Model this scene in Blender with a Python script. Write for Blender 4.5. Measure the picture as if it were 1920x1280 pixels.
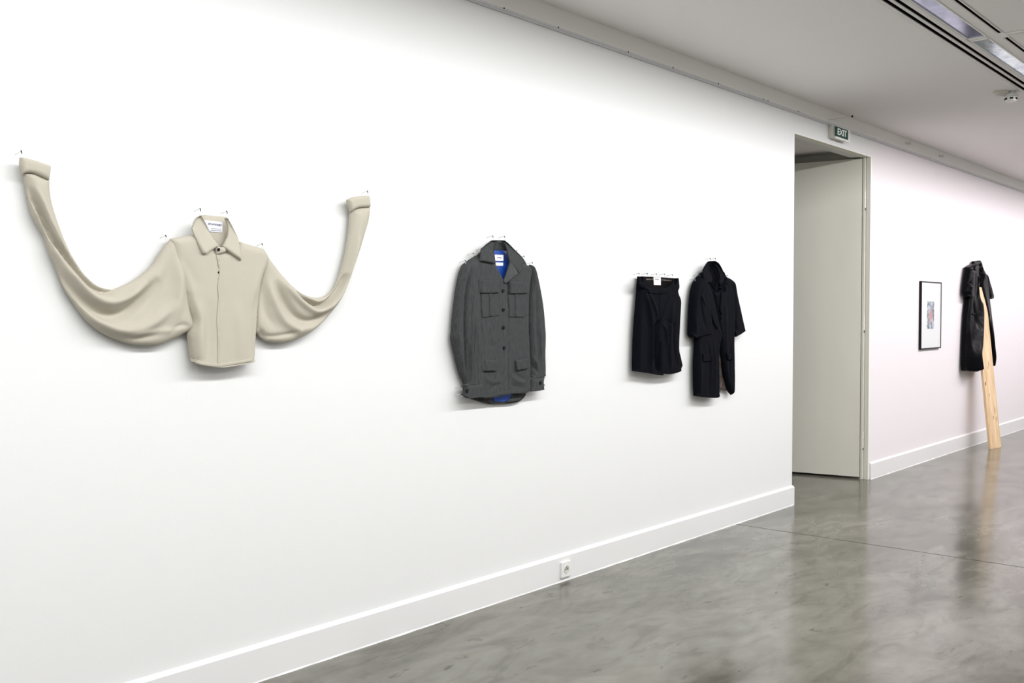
import bpy, bmesh, math, random
import numpy as np
from mathutils import Vector, Matrix, noise
from mathutils.geometry import delaunay_2d_cdt
for o in list(bpy.data.objects): bpy.data.objects.remove(o)
S = bpy.context.scene
COL = S.collection
random.seed(4)
R = math.radians
# ------------------------------------------------------------------ camera
FPX, CH, CY = 1890.0, 1.45, -3.325          # focal in pixels (1920 wide), eye height, distance from the long wall
YAW, TH = R(40.5), math.atan(53/1890.0)
cd = bpy.data.cameras.new('camera'); cam = bpy.data.objects.new('camera', cd); COL.objects.link(cam)
cd.sensor_width = 36; cd.lens = FPX/1920*36; cd.clip_start = .05; cd.clip_end = 60
cam.location = (0, CY, CH); cam.rotation_euler = (math.pi/2-TH, 0, YAW-math.pi/2)
S.camera = cam
S.view_settings.view_transform = 'Standard'; S.view_settings.look = 'None'
S.view_settings.gamma = 1; S.view_settings.use_curve_mapping = False
S.view_settings.exposure = 0.0
w = bpy.data.worlds.new('world'); S.world = w; w.use_nodes = True
w.node_tree.nodes['Background'].inputs[0].default_value = (.8, .85, 1, 1)
w.node_tree.nodes['Background'].inputs[1].default_value = .15
CEIL = 3.067

def strip(name, x0, x1, y, width, power, col, z=CEIL-.004, tilt=0):
    l = bpy.data.lights.new(name, 'AREA'); l.shape = 'RECTANGLE'; l.size = x1-x0; l.size_y = width
    l.energy = power; l.color = col
    o = bpy.data.objects.new(name, l); COL.objects.link(o)
    o.location = ((x0+x1)/2, y, z); o.rotation_euler = (R(tilt), 0, 0)
    return o
strip('strip_light_near', -2.5, 8.5, -2.36, .07, 228, (.985, .993, .997), CEIL+.036, 52)
strip('strip_light_far', 8.6, 16.5, -2.36, .07, 168, (1.0, .945, .985), CEIL+.036, 52)
strip('strip_light_back', -3.0, 16.0, -4.4, .3, 265, (1.0, .985, 1.0))

FW = np.array([math.cos(YAW), math.sin(YAW), 0]); RT = np.array([math.sin(YAW), -math.cos(YAW), 0]); ZZ = np.array([0, 0, 1.])
FF = FW*math.cos(TH)-ZZ*math.sin(TH); UU = ZZ*math.cos(TH)+FW*math.sin(TH)
def ray(px, py): return FF+RT*(px-960)/FPX+UU*(640-py)/FPX
def W(px, py, off=0.0):
    """point at distance off in front of the long wall, seen at photograph pixel px,py -> x,z in metres"""
    d = ray(px, py); t = (-CY-off)/d[1]; return np.array([d[0]*t, CH+d[2]*t])
def HZ(px, py, z):
    d = ray(px, py); t = (z-CH)/d[2]; return (d[0]*t, CY+d[1]*t)

# ------------------------------------------------------------------ materials
def mat(name, col, rough=.6, metal=0, spec=.5, bump=None, var=None, coat=0, sheen=0):
    m = bpy.data.materials.new(name); m.use_nodes = True; nt = m.node_tree; b = nt.nodes['Principled BSDF']
    b.inputs['Base Color'].default_value = (*col, 1); b.inputs['Roughness'].default_value = rough
    b.inputs['Metallic'].default_value = metal; b.inputs['Specular IOR Level'].default_value = spec
    if coat: b.inputs['Coat Weight'].default_value = coat; b.inputs['Coat Roughness'].default_value = .25
    if sheen: b.inputs['Sheen Weight'].default_value = sheen
    tc = nt.nodes.new('ShaderNodeTexCoord')
    if var:                      # (scale xyz, strength, detail)
        mp = nt.nodes.new('ShaderNodeMapping'); mp.inputs['Scale'].default_value = var[0]
        n = nt.nodes.new('ShaderNodeTexNoise'); n.inputs['Scale'].default_value = 1; n.inputs['Detail'].default_value = var[2]
        nt.links.new(tc.outputs['Object'], mp.inputs[0]); nt.links.new(mp.outputs[0], n.inputs[0])
        r = nt.nodes.new('ShaderNodeMapRange'); r.inputs[1].default_value = .3; r.inputs[2].default_value = .7
        r.inputs[3].default_value = 1-var[1]; r.inputs[4].default_value = 1+var[1]
        nt.links.new(n.outputs[0], r.inputs[0])
        mx = nt.nodes.new('ShaderNodeVectorMath'); mx.operation = 'SCALE'; mx.inputs[0].default_value = col
        nt.links.new(r.outputs[0], mx.inputs['Scale']); nt.links.new(mx.outputs[0], b.inputs['Base Color'])
    if bump:                     # (scale, strength, distance)
        n = nt.nodes.new('ShaderNodeTexNoise'); n.inputs['Scale'].default_value = bump[0]; n.inputs['Detail'].default_value = 3
        nt.links.new(tc.outputs['Object'], n.inputs[0])
        bp = nt.nodes.new('ShaderNodeBump'); bp.inputs['Strength'].default_value = bump[1]; bp.inputs['Distance'].default_value = bump[2]
        nt.links.new(n.outputs[0], bp.inputs['Height']); nt.links.new(bp.outputs[0], b.inputs['Normal'])
    return m
M = {}
M['wall'] = mat('wall_paint', (.755, .76, .755), .75, bump=(90, .12, .002))
M['wall_pink_light'] = mat('wall_paint_pink_light', (.78, .745, .76), .75, bump=(90, .12, .002))  # same white paint, with the pinkish light of the far end mixed into its colour
M['ceiling'] = mat('ceiling_paint', (.84, .815, .805), .85)
M['band'] = mat('band_paint', (.84, .83, .80), .85)
M['base'] = mat('baseboard_paint', (.77, .77, .765), .45)
M['door'] = mat('door_paint', (.80, .78, .70), .5, var=((3, 3, 1), .03, 2))
M['doorframe'] = mat('door_frame_paint', (.82, .80, .72), .45)
M['cream'] = mat('cream_knit', (.465, .434, .362), .95, spec=.15, bump=(1100, .3, .001), var=((420, 420, 420), .04, 2))
M['creamedge'] = mat('cream_trim', (.62, .57, .46), .95, spec=.15)
M['grey'] = mat('grey_wool', (.050, .0525, .0535), .95, spec=.15, bump=(700, .4, .001), var=((420, 200, 30), .28, 3), sheen=0)
M['greylight'] = mat('grey_wool_edge', (.068, .070, .070), .95, spec=.1, var=((420, 200, 30), .28, 3))
M['blue'] = mat('blue_lining', (.012, .06, .33), .38, bump=(40, .3, .01))
M['navy'] = mat('navy_wool', (.0017, .0022, .0046), .8, spec=.07, bump=(350, .3, .001), var=((200, 200, 30), .25, 3))
M['navyin'] = mat('dark_waist_lining', (.006, .005, .005), .9, spec=.08)
M['brown'] = mat('brown_satin_lining', (.06, .042, .033), .4, bump=(45, .8, .02))
M['leather'] = mat('black_leather', (.0024, .0023, .0032), .36, spec=.06, bump=(22, .35, .012))
M['black'] = mat('black_plastic', (.004, .004, .005), .4, spec=.2)
M['steel'] = mat('steel', (.35, .35, .36), .35, metal=1)
M['pinshaft'] = mat('bright_nail_steel', (.6, .6, .6), .4, metal=.3)
M['alu'] = mat('rail_aluminium', (.60, .60, .61), .5)
M['white'] = mat('white_plastic', (.78, .78, .76), .35)
M['offwhite'] = mat('cream_plastic', (.62, .60, .55), .4)
M['tag'] = mat('label_cloth', (.78, .78, .86), .8)
M['tagw'] = mat('label_cloth_white', (.85, .85, .85), .8)
M['ink'] = mat('label_ink', (.04, .04, .09), .8)
M['green'] = mat('sign_green', (.0, .055, .032), .6, spec=.2)
M['signwhite'] = mat('sign_letter_white', (.9, .92, .9), .4)
M['shell'] = mat('slot_black', (.004, .004, .004), .9, spec=0)
M['mat'] = mat('picture_mount', (.74, .76, .76), .25, spec=.6)
M['string'] = mat('clear_thread', (.62, .62, .62), .3)
M['grille'] = mat('diffuser_metal', (.66, .64, .61), .45)

def wood():
    m = mat('pine_wood', (.74, .56, .35), .6); nt = m.node_tree; b = nt.nodes['Principled BSDF']
    tc = nt.nodes.new('ShaderNodeTexCoord'); mp = nt.nodes.new('ShaderNodeMapping'); mp.inputs['Scale'].default_value = (9, 9, .8)
    n = nt.nodes.new('ShaderNodeTexNoise'); n.inputs['Scale'].default_value = 2.2; n.inputs['Detail'].default_value = 5; n.inputs['Distortion'].default_value = .6
    cr = nt.nodes.new('ShaderNodeValToRGB'); cr.color_ramp.elements[0].position = .3; cr.color_ramp.elements[0].color = (.60, .41, .22, 1)
    cr.color_ramp.elements[1].position = .65; cr.color_ramp.elements[1].color = (.80, .61, .39, 1)
    nt.links.new(tc.outputs['Object'], mp.inputs[0]); nt.links.new(mp.outputs[0], n.inputs[0]); nt.links.new(n.outputs[0], cr.inputs[0])
    nt.links.new(cr.outputs[0], b.inputs['Base Color']); return m
M['pine'] = wood()
M['knot'] = mat('pine_knot', (.22, .11, .05), .7)

def concrete():
    m = bpy.data.materials.new('polished_concrete'); m.use_nodes = True; nt = m.node_tree; b = nt.nodes['Principled BSDF']
    N = nt.nodes.new; L = nt.links.new
    g = N('ShaderNodeNewGeometry')
    def nz(scale, det, dist=0, vec=None, rough=.55):
        n = N('ShaderNodeTexNoise'); n.inputs['Scale'].default_value = scale; n.inputs['Detail'].default_value = det
        n.inputs['Distortion'].default_value = dist; n.inputs['Roughness'].default_value = rough
        L(vec or g.outputs['Position'], n.inputs[0]); return n.outputs[0]
    def ramp(src, stops):
        r = N('ShaderNodeValToRGB'); e = r.color_ramp.elements
        while len(e) < len(stops): e.new(.5)
        for el, (p, c) in zip(e, stops): el.position = p; el.color = (*c, 1)
        L(src, r.inputs[0]); return r.outputs[0]
    def mul(a, bb, fac=1.0):
        x = N('ShaderNodeMix'); x.data_type = 'RGBA'; x.blend_type = 'MULTIPLY'; x.inputs[0].default_value = fac
        L(a, x.inputs[6]); L(bb, x.inputs[7]); return x.outputs[2]
    mp = N('ShaderNodeMapping'); mp.inputs['Scale'].default_value = (1, 1.8, 1); mp.inputs['Rotation'].default_value = (0, 0, .5)
    L(g.outputs['Position'], mp.inputs[0])
    base = ramp(nz(1.1, 6, .8, mp.outputs[0]), [(.3, (.100, .095, .073)), (.5, (.145, .140, .115)), (.68, (.187, .182, .154))])
    fine = ramp(nz(6, 5, .2, mp.outputs[0], .58), [(.32, (.84, .84, .83)), (.62, (1.06, 1.06, 1.06))])
    mp2 = N('ShaderNodeMapping'); mp2.inputs['Scale'].default_value = (1, 2.6, 1); mp2.inputs['Rotation'].default_value = (0, 0, -.35); L(g.outputs['Position'], mp2.inputs[0])
    spots = ramp(nz(5.0, 6, .3, mp2.outputs[0], .66), [(.32, (.36, .34, .31)), (.35, (.68, .67, .65)), (.385, (1, 1, 1))])
    blots = ramp(nz(1.7, 5, 1.6, mp2.outputs[0], .6), [(.36, (.74, .73, .70)), (.50, (1, 1, 1)), (.66, (1.12, 1.12, 1.11))])
    pale = ramp(nz(4.6, 9, .5, mp2.outputs[0], .75), [(.66, (1, 1, 1)), (.72, (1.22, 1.21, 1.18))])
    c = mul(mul(mul(base, fine), spots, .85), blots)
    L(c, b.inputs['Base Color'])
    rr = N('ShaderNodeMapRange'); L(nz(2.2, 7, .5), rr.inputs[0]); rr.inputs[1].default_value = .3; rr.inputs[2].default_value = .7
    rr.inputs[3].default_value = .15; rr.inputs[4].default_value = .19; L(rr.outputs[0], b.inputs['Roughness'])
    b.inputs['Specular IOR Level'].default_value = .38
    bp = N('ShaderNodeBump'); bp.inputs['Strength'].default_value = .05; bp.inputs['Distance'].default_value = .01
    L(nz(2.5, 4), bp.inputs['Height']); L(bp.outputs[0], b.inputs['Normal'])
    return m
M['floor'] = concrete()

# ------------------------------------------------------------------ object helpers
def link(name, me, m, parent=None, smooth=False):
    o = bpy.data.objects.new(name, me); COL.objects.link(o)
    if m: me.materials.append(m)
    if smooth:
        for p in me.polygons: p.use_smooth = True
    if parent: o.parent = parent; o.matrix_parent_inverse = Matrix.Translation(parent.location).inverted()
    return o
def frombm(name, bm, m, parent=None, smooth=False):
    me = bpy.data.meshes.new(name); bmesh.ops.recalc_face_normals(bm, faces=bm.faces[:]); bm.to_mesh(me); bm.free()
    return link(name, me, m, parent, smooth)
def addbox(bm, x0, x1, y0, y1, z0, z1, bevel=0):
    r = bmesh.ops.create_cube(bm, size=1)
    for v in r['verts']:
        v.co = Vector((x0+(v.co.x+.5)*(x1-x0), y0+(v.co.y+.5)*(y1-y0), z0+(v.co.z+.5)*(z1-z0)))
    if bevel:
        es = {e for v in r['verts'] for e in v.link_edges}
        bmesh.ops.bevel(bm, geom=list(es), offset=bevel, segments=2, affect='EDGES', profile=.6)
def box(name, x0, x1, y0, y1, z0, z1, m, parent=None, bevel=0):
    bm = bmesh.new(); addbox(bm, x0, x1, y0, y1, z0, z1, bevel); return frombm(name, bm, m, parent)
def addtube(bm, pts, r, seg=6, r1=None):
    pts = [Vector(p) for p in pts]; rings = []
    for i, p in enumerate(pts):
        t = (pts[min(i+1, len(pts)-1)]-pts[max(i-1, 0)]).normalized()
        a = t.orthogonal().normalized() if i == 0 else (rings_a - t*rings_a.dot(t)).normalized()
        rings_a = a; b = t.cross(a); rr = r if r1 is None else r+(r1-r)*i/(len(pts)-1)
        rings.append([bm.verts.new(p+(a*math.cos(k*2*math.pi/seg)+b*math.sin(k*2*math.pi/seg))*rr) for k in range(seg)])
    for i in range(len(rings)-1):
        for k in range(seg): bm.faces.new((rings[i][k], rings[i][(k+1) % seg], rings[i+1][(k+1) % seg], rings[i+1][k]))
    bm.faces.new(rings[0]); bm.faces.new(rings[-1][::-1])
def addlathe(bm, prof, c, axis='z', seg=28):
    """prof: (radius, height) list; axis z (up) or y (towards room = -y)"""
    rings = []
    for (r, h) in prof:
        ring = []
        for k in range(seg):
            a = 2*math.pi*k/seg; u, v = r*math.cos(a), r*math.sin(a)
            ring.append(bm.verts.new((c[0]+u, c[1]+v, c[2]+h) if axis == 'z' else (c[0]+u, c[1]-h, c[2]+v)))
        rings.append(ring)
    for i in range(len(rings)-1):
        for k in range(seg): bm.faces.new((rings[i][k], rings[i][(k+1) % seg], rings[i+1][(k+1) % seg], rings[i+1][k]))
    bm.faces.new(rings[0]); bm.faces.new(rings[-1][::-1])
def thing(name, loc, label, cat, group=None):
    o = bpy.data.objects.new(name, None); o.empty_display_size = .05; COL.objects.link(o); o.location = loc
    o['label'] = label; o['category'] = cat
    if group: o['group'] = group
    return o
def tag(o, label, cat, group=None):
    o['label'] = label; o['category'] = cat
    if group: o['group'] = group
    return o
def struct(o, label=None, cat=None):
    o['kind'] = 'structure'
    if label: o['label'] = label
    if cat: o['category'] = cat
    return o

# ------------------------------------------------------------------ room shell
DX0, DX1, DZ = 7.158, 8.690, 2.803        # doorway
X0, X1, YB = -4.0, 16.6, -6.2
def slab(name, parts, m, label, cat):
    bm = bmesh.new()
    for p in parts: addbox(bm, *p)
    return struct(frombm(name, bm, m), label, cat)
slab('wall_left', [(X0, DX0, 0, .16, 0, CEIL+.05)], M['wall'], 'long white gallery wall the shirt, jacket and shorts hang on', 'wall')
slab('wall_right', [(DX1, X1, 0, .16, 0, CEIL+.05)], M['wall_pink_light'], 'white wall beyond the doorway holding the framed picture', 'wall')
slab('wall_middle', [(DX0, DX1, 0, .16, DZ, CEIL+.05)], M['wall'], 'white wall piece above the open doorway under the exit sign', 'wall')
slab('wall_back', [(X0-.16, X1+.16, YB-.16, YB, 0, CEIL+.3)], M['wall'], 'white wall behind the viewer', 'wall')
slab('wall_near', [(X0-.16, X0, YB, 3.4, 0, CEIL+.3)], M['wall'], 'white end wall at the near end of the room', 'wall')
slab('wall_far', [(X1, X1+.16, YB, .16, 0, CEIL+.3)], M['wall'], 'white end wall at the far end of the room', 'wall')
fl = bmesh.new(); addbox(fl, X0-.2, 6.2375, YB-.2, 3.6, -.1, 0); addbox(fl, 6.2485, X1+.2, YB-.2, 3.6, -.1, 0); addbox(fl, 6.23, 6.26, YB-.2, 3.6, -.12, -.03)
struct(frombm('floor', fl, M['floor']), 'polished grey concrete floor with stains and a saw cut joint', 'floor')
# the room beyond the doorway
slab('wall_side', [(DX1+.02, DX1+.16, .16, 3.4, 0, 3.0)], M['door'], 'side wall behind the open door leaf', 'wall')
slab('wall_beyond', [(X0, DX1+.16, 3.4, 3.56, 0, 3.0)], M['wall'], 'wall of the room seen past the doorway', 'wall')
slab('ceiling_beyond', [(X0, DX1+.16, .16, 3.56, 2.872, 2.95)], M['ceiling'], 'low grey ceiling of the room past the doorway', 'ceiling')
# ceiling of the gallery: field by the wall, then slots, light trough, then panels
TZ = CEIL+.22
JX = 6.335
slab('ceiling', [(X0, X1, -1.347, .0, CEIL, CEIL+.06), (X0, X1, -1.643, -1.578, CEIL, CEIL+.05),
                 (X0, JX-.006, -2.08, -1.674, CEIL, CEIL+.008), (JX+.006, X1, -2.08, -1.674, CEIL, CEIL+.008),
                 (X0, X1, -4.22, -2.46, CEIL, CEIL+.05), (X0, X1, YB, -4.58, CEIL, CEIL+.05),
                 (X0, X1, YB, 0, TZ+.1, TZ+.15)], M['ceiling'], 'grey painted gallery ceiling', 'ceiling')
slab('trim_1', [(X0, X1, -.010, 0, 2.966, CEIL)], M['band'], 'grey band between wall and ceiling above the hanging rail', 'cornice')
# picture rail
def rail(name, x0, x1):
    bm = bmesh.new()
    addbox(bm, x0, x1, -.011, 0, 2.944, 2.966); addbox(bm, x0, x1, -.014, -.010, 2.944, 2.9475); addbox(bm, x0, x1, -.014, -.010, 2.953, 2.964)
    return frombm(name, bm, M['alu'])
tr = rail('trim_2', X0, X1); struct(tr, 'thin grey aluminium hanging rail along the top of the wall', 'rail')
for (px, py) in [(945, 22), (1047, 57), (1178, 103), (1262, 132), (1347, 161), (1431, 189), (1440, 192), (1497, 211), (1639, 259), (1744, 294)]:
    x = W(px, py, .017)[0]; bm = bmesh.new(); addlathe(bm, [(.004, 0), (.0045, .002), (.002, .004)], (x, -.0165, 2.962), 'y', 10)
    frombm('screw', bm, M['black'], tr)
# baseboards
def baseboard(name, x0, x1, label, m):
    bm = bmesh.new()
    prof = [(0, 0), (-.018, 0), (-.018, .134), (-.016, .1375), (-.003, .147), (0, .148)]
    for a, b_ in ((x0, x1),):
        va = [bm.verts.new((a, p[0], p[1])) for p in prof]; vb = [bm.verts.new((b_, p[0], p[1])) for p in prof]
        n = len(prof)
        for i in range(n): bm.faces.new((va[i], va[(i+1) % n], vb[(i+1) % n], vb[i]))
        bm.faces.new(va); bm.faces.new(vb[::-1])
    # uneven bead of filler along the floor
    x = x0; prev = None
    while x < x1:
        h = .0035+.004*abs(noise.noise(Vector((x*3, 0, 0)))); d = .020+.006*abs(noise.noise(Vector((x*5, 7, 0))))
        ring = [bm.verts.new((x, -.017, 0)), bm.verts.new((x, -d, 0)), bm.verts.new((x, -.0175, h+.003))]
        if prev:
            for i in range(3): bm.faces.new((prev[i], prev[(i+1) % 3], ring[(i+1) % 3], ring[i]))
        prev = ring; x += .05
    return struct(frombm(name, bm, m), label, 'baseboard')
baseboard('baseboard_left', X0, DX0+.006, 'white baseboard along the near wall up to the doorway', M['base'])
baseboard('baseboard_right', DX1+.004, X1, 'white baseboard of the wall beyond the doorway', M['base'])

# ------------------------------------------------------------------ doorway
fr = bmesh.new()
addbox(fr, DX1-.030, DX1+.001, -.004, .030, 0, DZ, .002); addbox(fr, DX1-.018, DX1, .030, .085, 0, DZ)
addbox(fr, DX1-.045, DX1-.015, .040, .060, 0, DZ, .002)
addbox(fr, DX0, DX1, .0, .075, DZ-.006, DZ+.0)
struct(frombm('door_frame', fr, M['doorframe']), 'beige painted metal frame around the doorway', 'door frame')
bpy.data.objects['door_frame'].name = 'trim_3'
H0 = Vector((8.644, .066, 0)); dirv = (Vector((8.541, .642, 0))-H0).normalized(); nrm = Vector((-dirv.y, dirv.x, 0))   # facing -x side
leaf = bmesh.new(); L_, T_ = 1.42, .042
addbox(leaf, 0, L_, -T_, 0, .019, 2.79, .002)
mx = Matrix(((dirv.x, nrm.x, 0, H0.x), (dirv.y, nrm.y, 0, H0.y), (0, 0, 1, 0), (0, 0, 0, 1)))
leaf.transform(mx)
dl = frombm('door_1', leaf, M['door']); struct(dl, 'tall beige painted door leaf standing open into the next room', 'door')
for z0 in (2.36, 1.30, .275):
    bm = bmesh.new(); c = (8.655, .045)
    addlathe(bm, [(.004, 0), (.0105, .003), (.0105, .068), (.007, .070), (.007, .075), (.0105, .077), (.0105, .142), (.003, .146)], (c[0], c[1], z0), 'z', 12)
    frombm('hinge', bm, M['doorframe'], dl)
    bm = bmesh.new(); addlathe(bm, [(.0085, -.018), (.0088, -.002), (.005, 0)], (c[0], c[1], z0), 'z', 12); frombm('hinge_pin', bm, M['black'], dl)

# ------------------------------------------------------------------ ceiling fixtures
# linear air diffuser with two black slots
ad = thing('air_diffuser', (X0, -1.40, CEIL), 'long grey linear air diffuser with two black slots in the ceiling', 'air vent')
bm = bmesh.new()
for (a, b_) in ((-1.369, -1.345), (-1.416, -1.396), (-1.471, -1.441)): addbox(bm, X0, X1, a, b_, CEIL-.006, CEIL+.012)
frombm('frame', bm, M['grille'], ad)
box('slot', X0, X1, -1.397, -1.368, CEIL-.001, CEIL+.03, M['shell'], ad); box('slot', X0, X1, -1.442, -1.415, CEIL-.001, CEIL+.08, M['shell'], ad)
bm = bmesh.new(); addbox(bm, X0, X1, -1.3830, -1.3820, CEIL-.003, CEIL+.0); addbox(bm, X0, X1, -1.4290, -1.4280, CEIL-.003, CEIL+.0)
frombm('blade', bm, M['shell'], ad)
# glass fronted light troughs
def glassmat(name, c1, c2, scale):  # noise paints cloudy bluish reflections into the glass colour
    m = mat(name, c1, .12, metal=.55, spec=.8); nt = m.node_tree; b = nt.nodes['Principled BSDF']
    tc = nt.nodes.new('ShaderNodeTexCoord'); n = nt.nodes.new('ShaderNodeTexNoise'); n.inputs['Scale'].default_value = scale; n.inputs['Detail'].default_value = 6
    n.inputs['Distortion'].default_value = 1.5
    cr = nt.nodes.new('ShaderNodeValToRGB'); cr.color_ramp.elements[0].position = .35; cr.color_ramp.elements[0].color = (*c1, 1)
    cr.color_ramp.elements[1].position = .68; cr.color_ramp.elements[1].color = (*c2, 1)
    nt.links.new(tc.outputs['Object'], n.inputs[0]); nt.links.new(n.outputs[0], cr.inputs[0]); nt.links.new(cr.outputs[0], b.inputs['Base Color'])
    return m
M['refl1'] = glassmat('dull_painted_reflection', (.24, .26, .40), (.40, .43, .62), 5)
M['refl2'] = glassmat('bright_painted_reflection', (.28, .40, .52), (.85, .97, 1.0), 7)
for (xa, xb, rm, lab) in ((X0, JX-.026, 'refl1', 'recessed ceiling trough with dull bluish painted reflections, nearer of the two'),
                          (JX+.026, X1, 'refl2', 'recessed ceiling trough with bright streaked painted reflections, farther of the two')):
    t = thing('ceiling_trough', (xa, -1.52, CEIL), lab, 'ceiling light', 'recessed ceiling troughs')
    bm = bmesh.new(); addbox(bm, xa, xb, -1.574, -1.478, CEIL+.003, CEIL+.009); frombm('glass_cover', bm, M[rm], t)
    bm = bmesh.new(); addbox(bm, xa, xb, -1.581, -1.573, CEIL-.004, CEIL+.06); addbox(bm, xa, xb, -1.479, -1.469, CEIL-.004, CEIL+.004)
    e = xb if rm == 'refl1' else xa
    addbox(bm, e-.012, e+.012, -1.58, -1.47, CEIL-.004, CEIL+.004)
    frombm('rim', bm, M['white'], t)
box('trough_divider', JX-.014, JX+.014, -1.58, -1.47, CEIL-.002, CEIL+.05, M['grille'], bpy.data.objects['ceiling_trough'])
# second narrow slot, two lengths
for (xa, xb, lab) in ((X0, JX-.05, 'narrow dark ceiling slot in a thin frame, nearer length'), (JX+.08, X1, 'narrow dark ceiling slot in a thin frame, farther length')):
    t = thing('ceiling_slot', (xa, -1.66, CEIL), lab, 'air vent', 'narrow ceiling slots')
    bm = bmesh.new(); addbox(bm, xa, xb, -1.650, -1.641, CEIL-.004, CEIL+.01); addbox(bm, xa, xb, -1.677, -1.668, CEIL-.004, CEIL+.01)
    frombm('frame', bm, M['grille'], t); box('slot', xa, xb, -1.668, -1.650, CEIL-.0005, CEIL+.02, M['shell'], t)
box('trim_4', JX-.05, JX+.08, -1.676, -1.642, CEIL-.001, CEIL+.02, M['ceiling'])['kind'] = 'structure'
jt = bmesh.new(); addbox(jt, JX-.035, JX-.029, -2.08, -1.676, CEIL-.003, CEIL+.002); addbox(jt, JX+.03, JX+.036, -2.08, -1.676, CEIL-.003, CEIL+.002)
struct(frombm('trim_5', jt, M['grille']), 'thin joint strips between two ceiling panels', 'joint')
# fixtures that carry the strip lights
def fixture(xa, xb, ya, yb, label):
    t = thing('strip_fixture', (xa, (ya+yb)/2, CEIL), label, 'ceiling light')
    bm = bmesh.new(); addbox(bm, xa, xb, ya, ya+.01, CEIL-.004, CEIL+.07)
    addbox(bm, xa, xb, yb-.008, yb, CEIL-.003, CEIL+.012)
    addbox(bm, xa, xb, ya, yb, CEIL+.085, CEIL+.09)
    frombm('housing', bm, M['grille'], t)
fixture(X0, X1, -2.455, -2.085, 'long recessed strip light running parallel to the hanging wall')
fixture(X0, X1, -4.575, -4.225, 'long recessed strip light on the far side of the room')
# smoke detectors
def detector(x, y, prof, m, label, slots):
    t = thing('smoke_detector', (x, y, CEIL), label, 'smoke detector')
    bm = bmesh.new(); addlathe(bm, prof, (x, y, CEIL), 'z', 32); frombm('body', bm, m, t, False)
    if slots:
        for k in range(6):
            a = R(200+k*60); r, z = slots; bm = bmesh.new(); addbox(bm, -.003, .003, -.011, .011, -.005, .005)
            bm.transform(Matrix.Translation((x+r*math.cos(a), y+r*math.sin(a), CEIL+z)) @ Matrix.Rotation(a, 4, 'Z')); frombm('sensor_slot', bm, M['shell'], t)
x, y = HZ(1876.5, 171.5, CEIL)
detector(x, y, [(.052, 0), (.054, -.008), (.050, -.018), (.040, -.020), (.034, -.034), (.024, -.040)], M['offwhite'], 'flat beige smoke detector base on the ceiling, left of the pair', None)
x, y = HZ(1895.5, 177, CEIL-.02)
detector(x, y, [(.030, 0), (.030, -.012), (.050, -.016), (.053, -.024), (.051, -.034), (.041, -.038), (.038, -.066), (.028, -.074)], M['white'], 'bright white cup shaped smoke detector, right of the pair', (.0395, -.053))

# ------------------------------------------------------------------ exit sign
SO = .042
a = W(1562.5, 232, SO); b_ = W(1590, 262, SO)
sx0, sx1, sz0, sz1 = a[0], b_[0]+.01, W(1562.5, 256.5, SO)[1]-.004, a[1]-.008
es = thing('exit_sign', ((sx0+sx1)/2, 0, sz0), 'green and white EXIT sign box mounted above the doorway', 'sign')
box('housing', sx0, sx1-.03, -SO, 0, sz0, sz1, M['offwhite'], es, .004)
box('cover', sx0+.02, sx1, -SO-.012, -SO+.002, sz0-.006, sz1-.004, M['white'], es, .002)
gx0, gx1 = W(1566.5, 245, .056)[0], W(1590, 250, .056)[0]; gz0, gz1 = sz0+.012, sz0+.012+.085
gz1 = W(1567, 236.5, .056)[1]; gz0 = W(1566.5, 254.5, .056)[1]
pn = box('panel', gx0, gx1, -.0575, -.053, gz0, gz1, M['green'], es)
def text(body, name, x, z, y, size, m, parent, sx=1.0, bold=0, ext=.0006, rot=0):
    cu = bpy.data.curves.new(name, 'FONT'); cu.body = body; cu.size = size; cu.extrude = ext; cu.align_x = 'CENTER'; cu.align_y = 'CENTER'; cu.offset = bold
    o = bpy.data.objects.new(name+'_c', cu); COL.objects.link(o)
    dg = bpy.context.evaluated_depsgraph_get(); me = bpy.data.meshes.new_from_object(o.evaluated_get(dg)); bpy.data.objects.remove(o)
    me.transform(Matrix.Translation((x, y, z)) @ Matrix.Rotation(rot, 4, 'Y') @ Matrix.Rotation(math.pi/2, 4, 'X') @ Matrix.Diagonal((sx, 1, 1, 1)))
    return link(name, me, m, parent)
hgt = gz1-gz0; text('EXIT', 'lettering', (gx0+gx1)/2, (gz0+gz1)/2, -.0583, hgt*.92, M['signwhite'], es, sx=(gx1-gx0)/(hgt*2.55), bold=.0016)
box('bracket', sx0-.03, sx0+.05, -.03, 0, sz1, sz1+.008, M['alu'], es)
# hook and little clips on the cornice
def clip(px, py, label, arm):
    if arm:
        off = .02
        while W(px, py, off)[0] > W(1556, 225, .015)[0] and off < .5: off += .002
        x, zz = W(px, py, off); y = -off; t = thing('rail_hook', (x, y, CEIL), label, 'hook')
        bm = bmesh.new(); addtube(bm, [(x, -.008, W(1556, 225, .012)[1]), (x, y, zz)], .0022, 6); frombm('rod', bm, M['offwhite'], t)
        bm = bmesh.new(); addlathe(bm, [(.003, .008), (.007, .005), (.008, -.004), (.003, -.008)], (x, y, zz), 'z', 12); frombm('tip', bm, M['black'], t)
    else:
        x, z = W(px, py, .02); t = thing('wall_clip', (x, -.01, z), label, 'clip', 'clips on the grey cornice band')
        bm = bmesh.new(); addbox(bm, x-.045, x+.03, -.018, -.010, z-.009, z+.006, .002); frombm('plate', bm, M['offwhite'], t)
        bm = bmesh.new(); addbox(bm, x+.03, x+.042, -.034, -.010, z-.009, z+.016, .002); frombm('tab', bm, M['white'], t)
clip(1598, 218, 'thin rod with a small dark tip reaching out above the exit sign', True)
clip(1703, 268.5, 'small white clip on the cornice band, nearer the exit sign', False)
clip(1765, 292.5, 'small white clip on the cornice band, farther from the exit sign', False)

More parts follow.
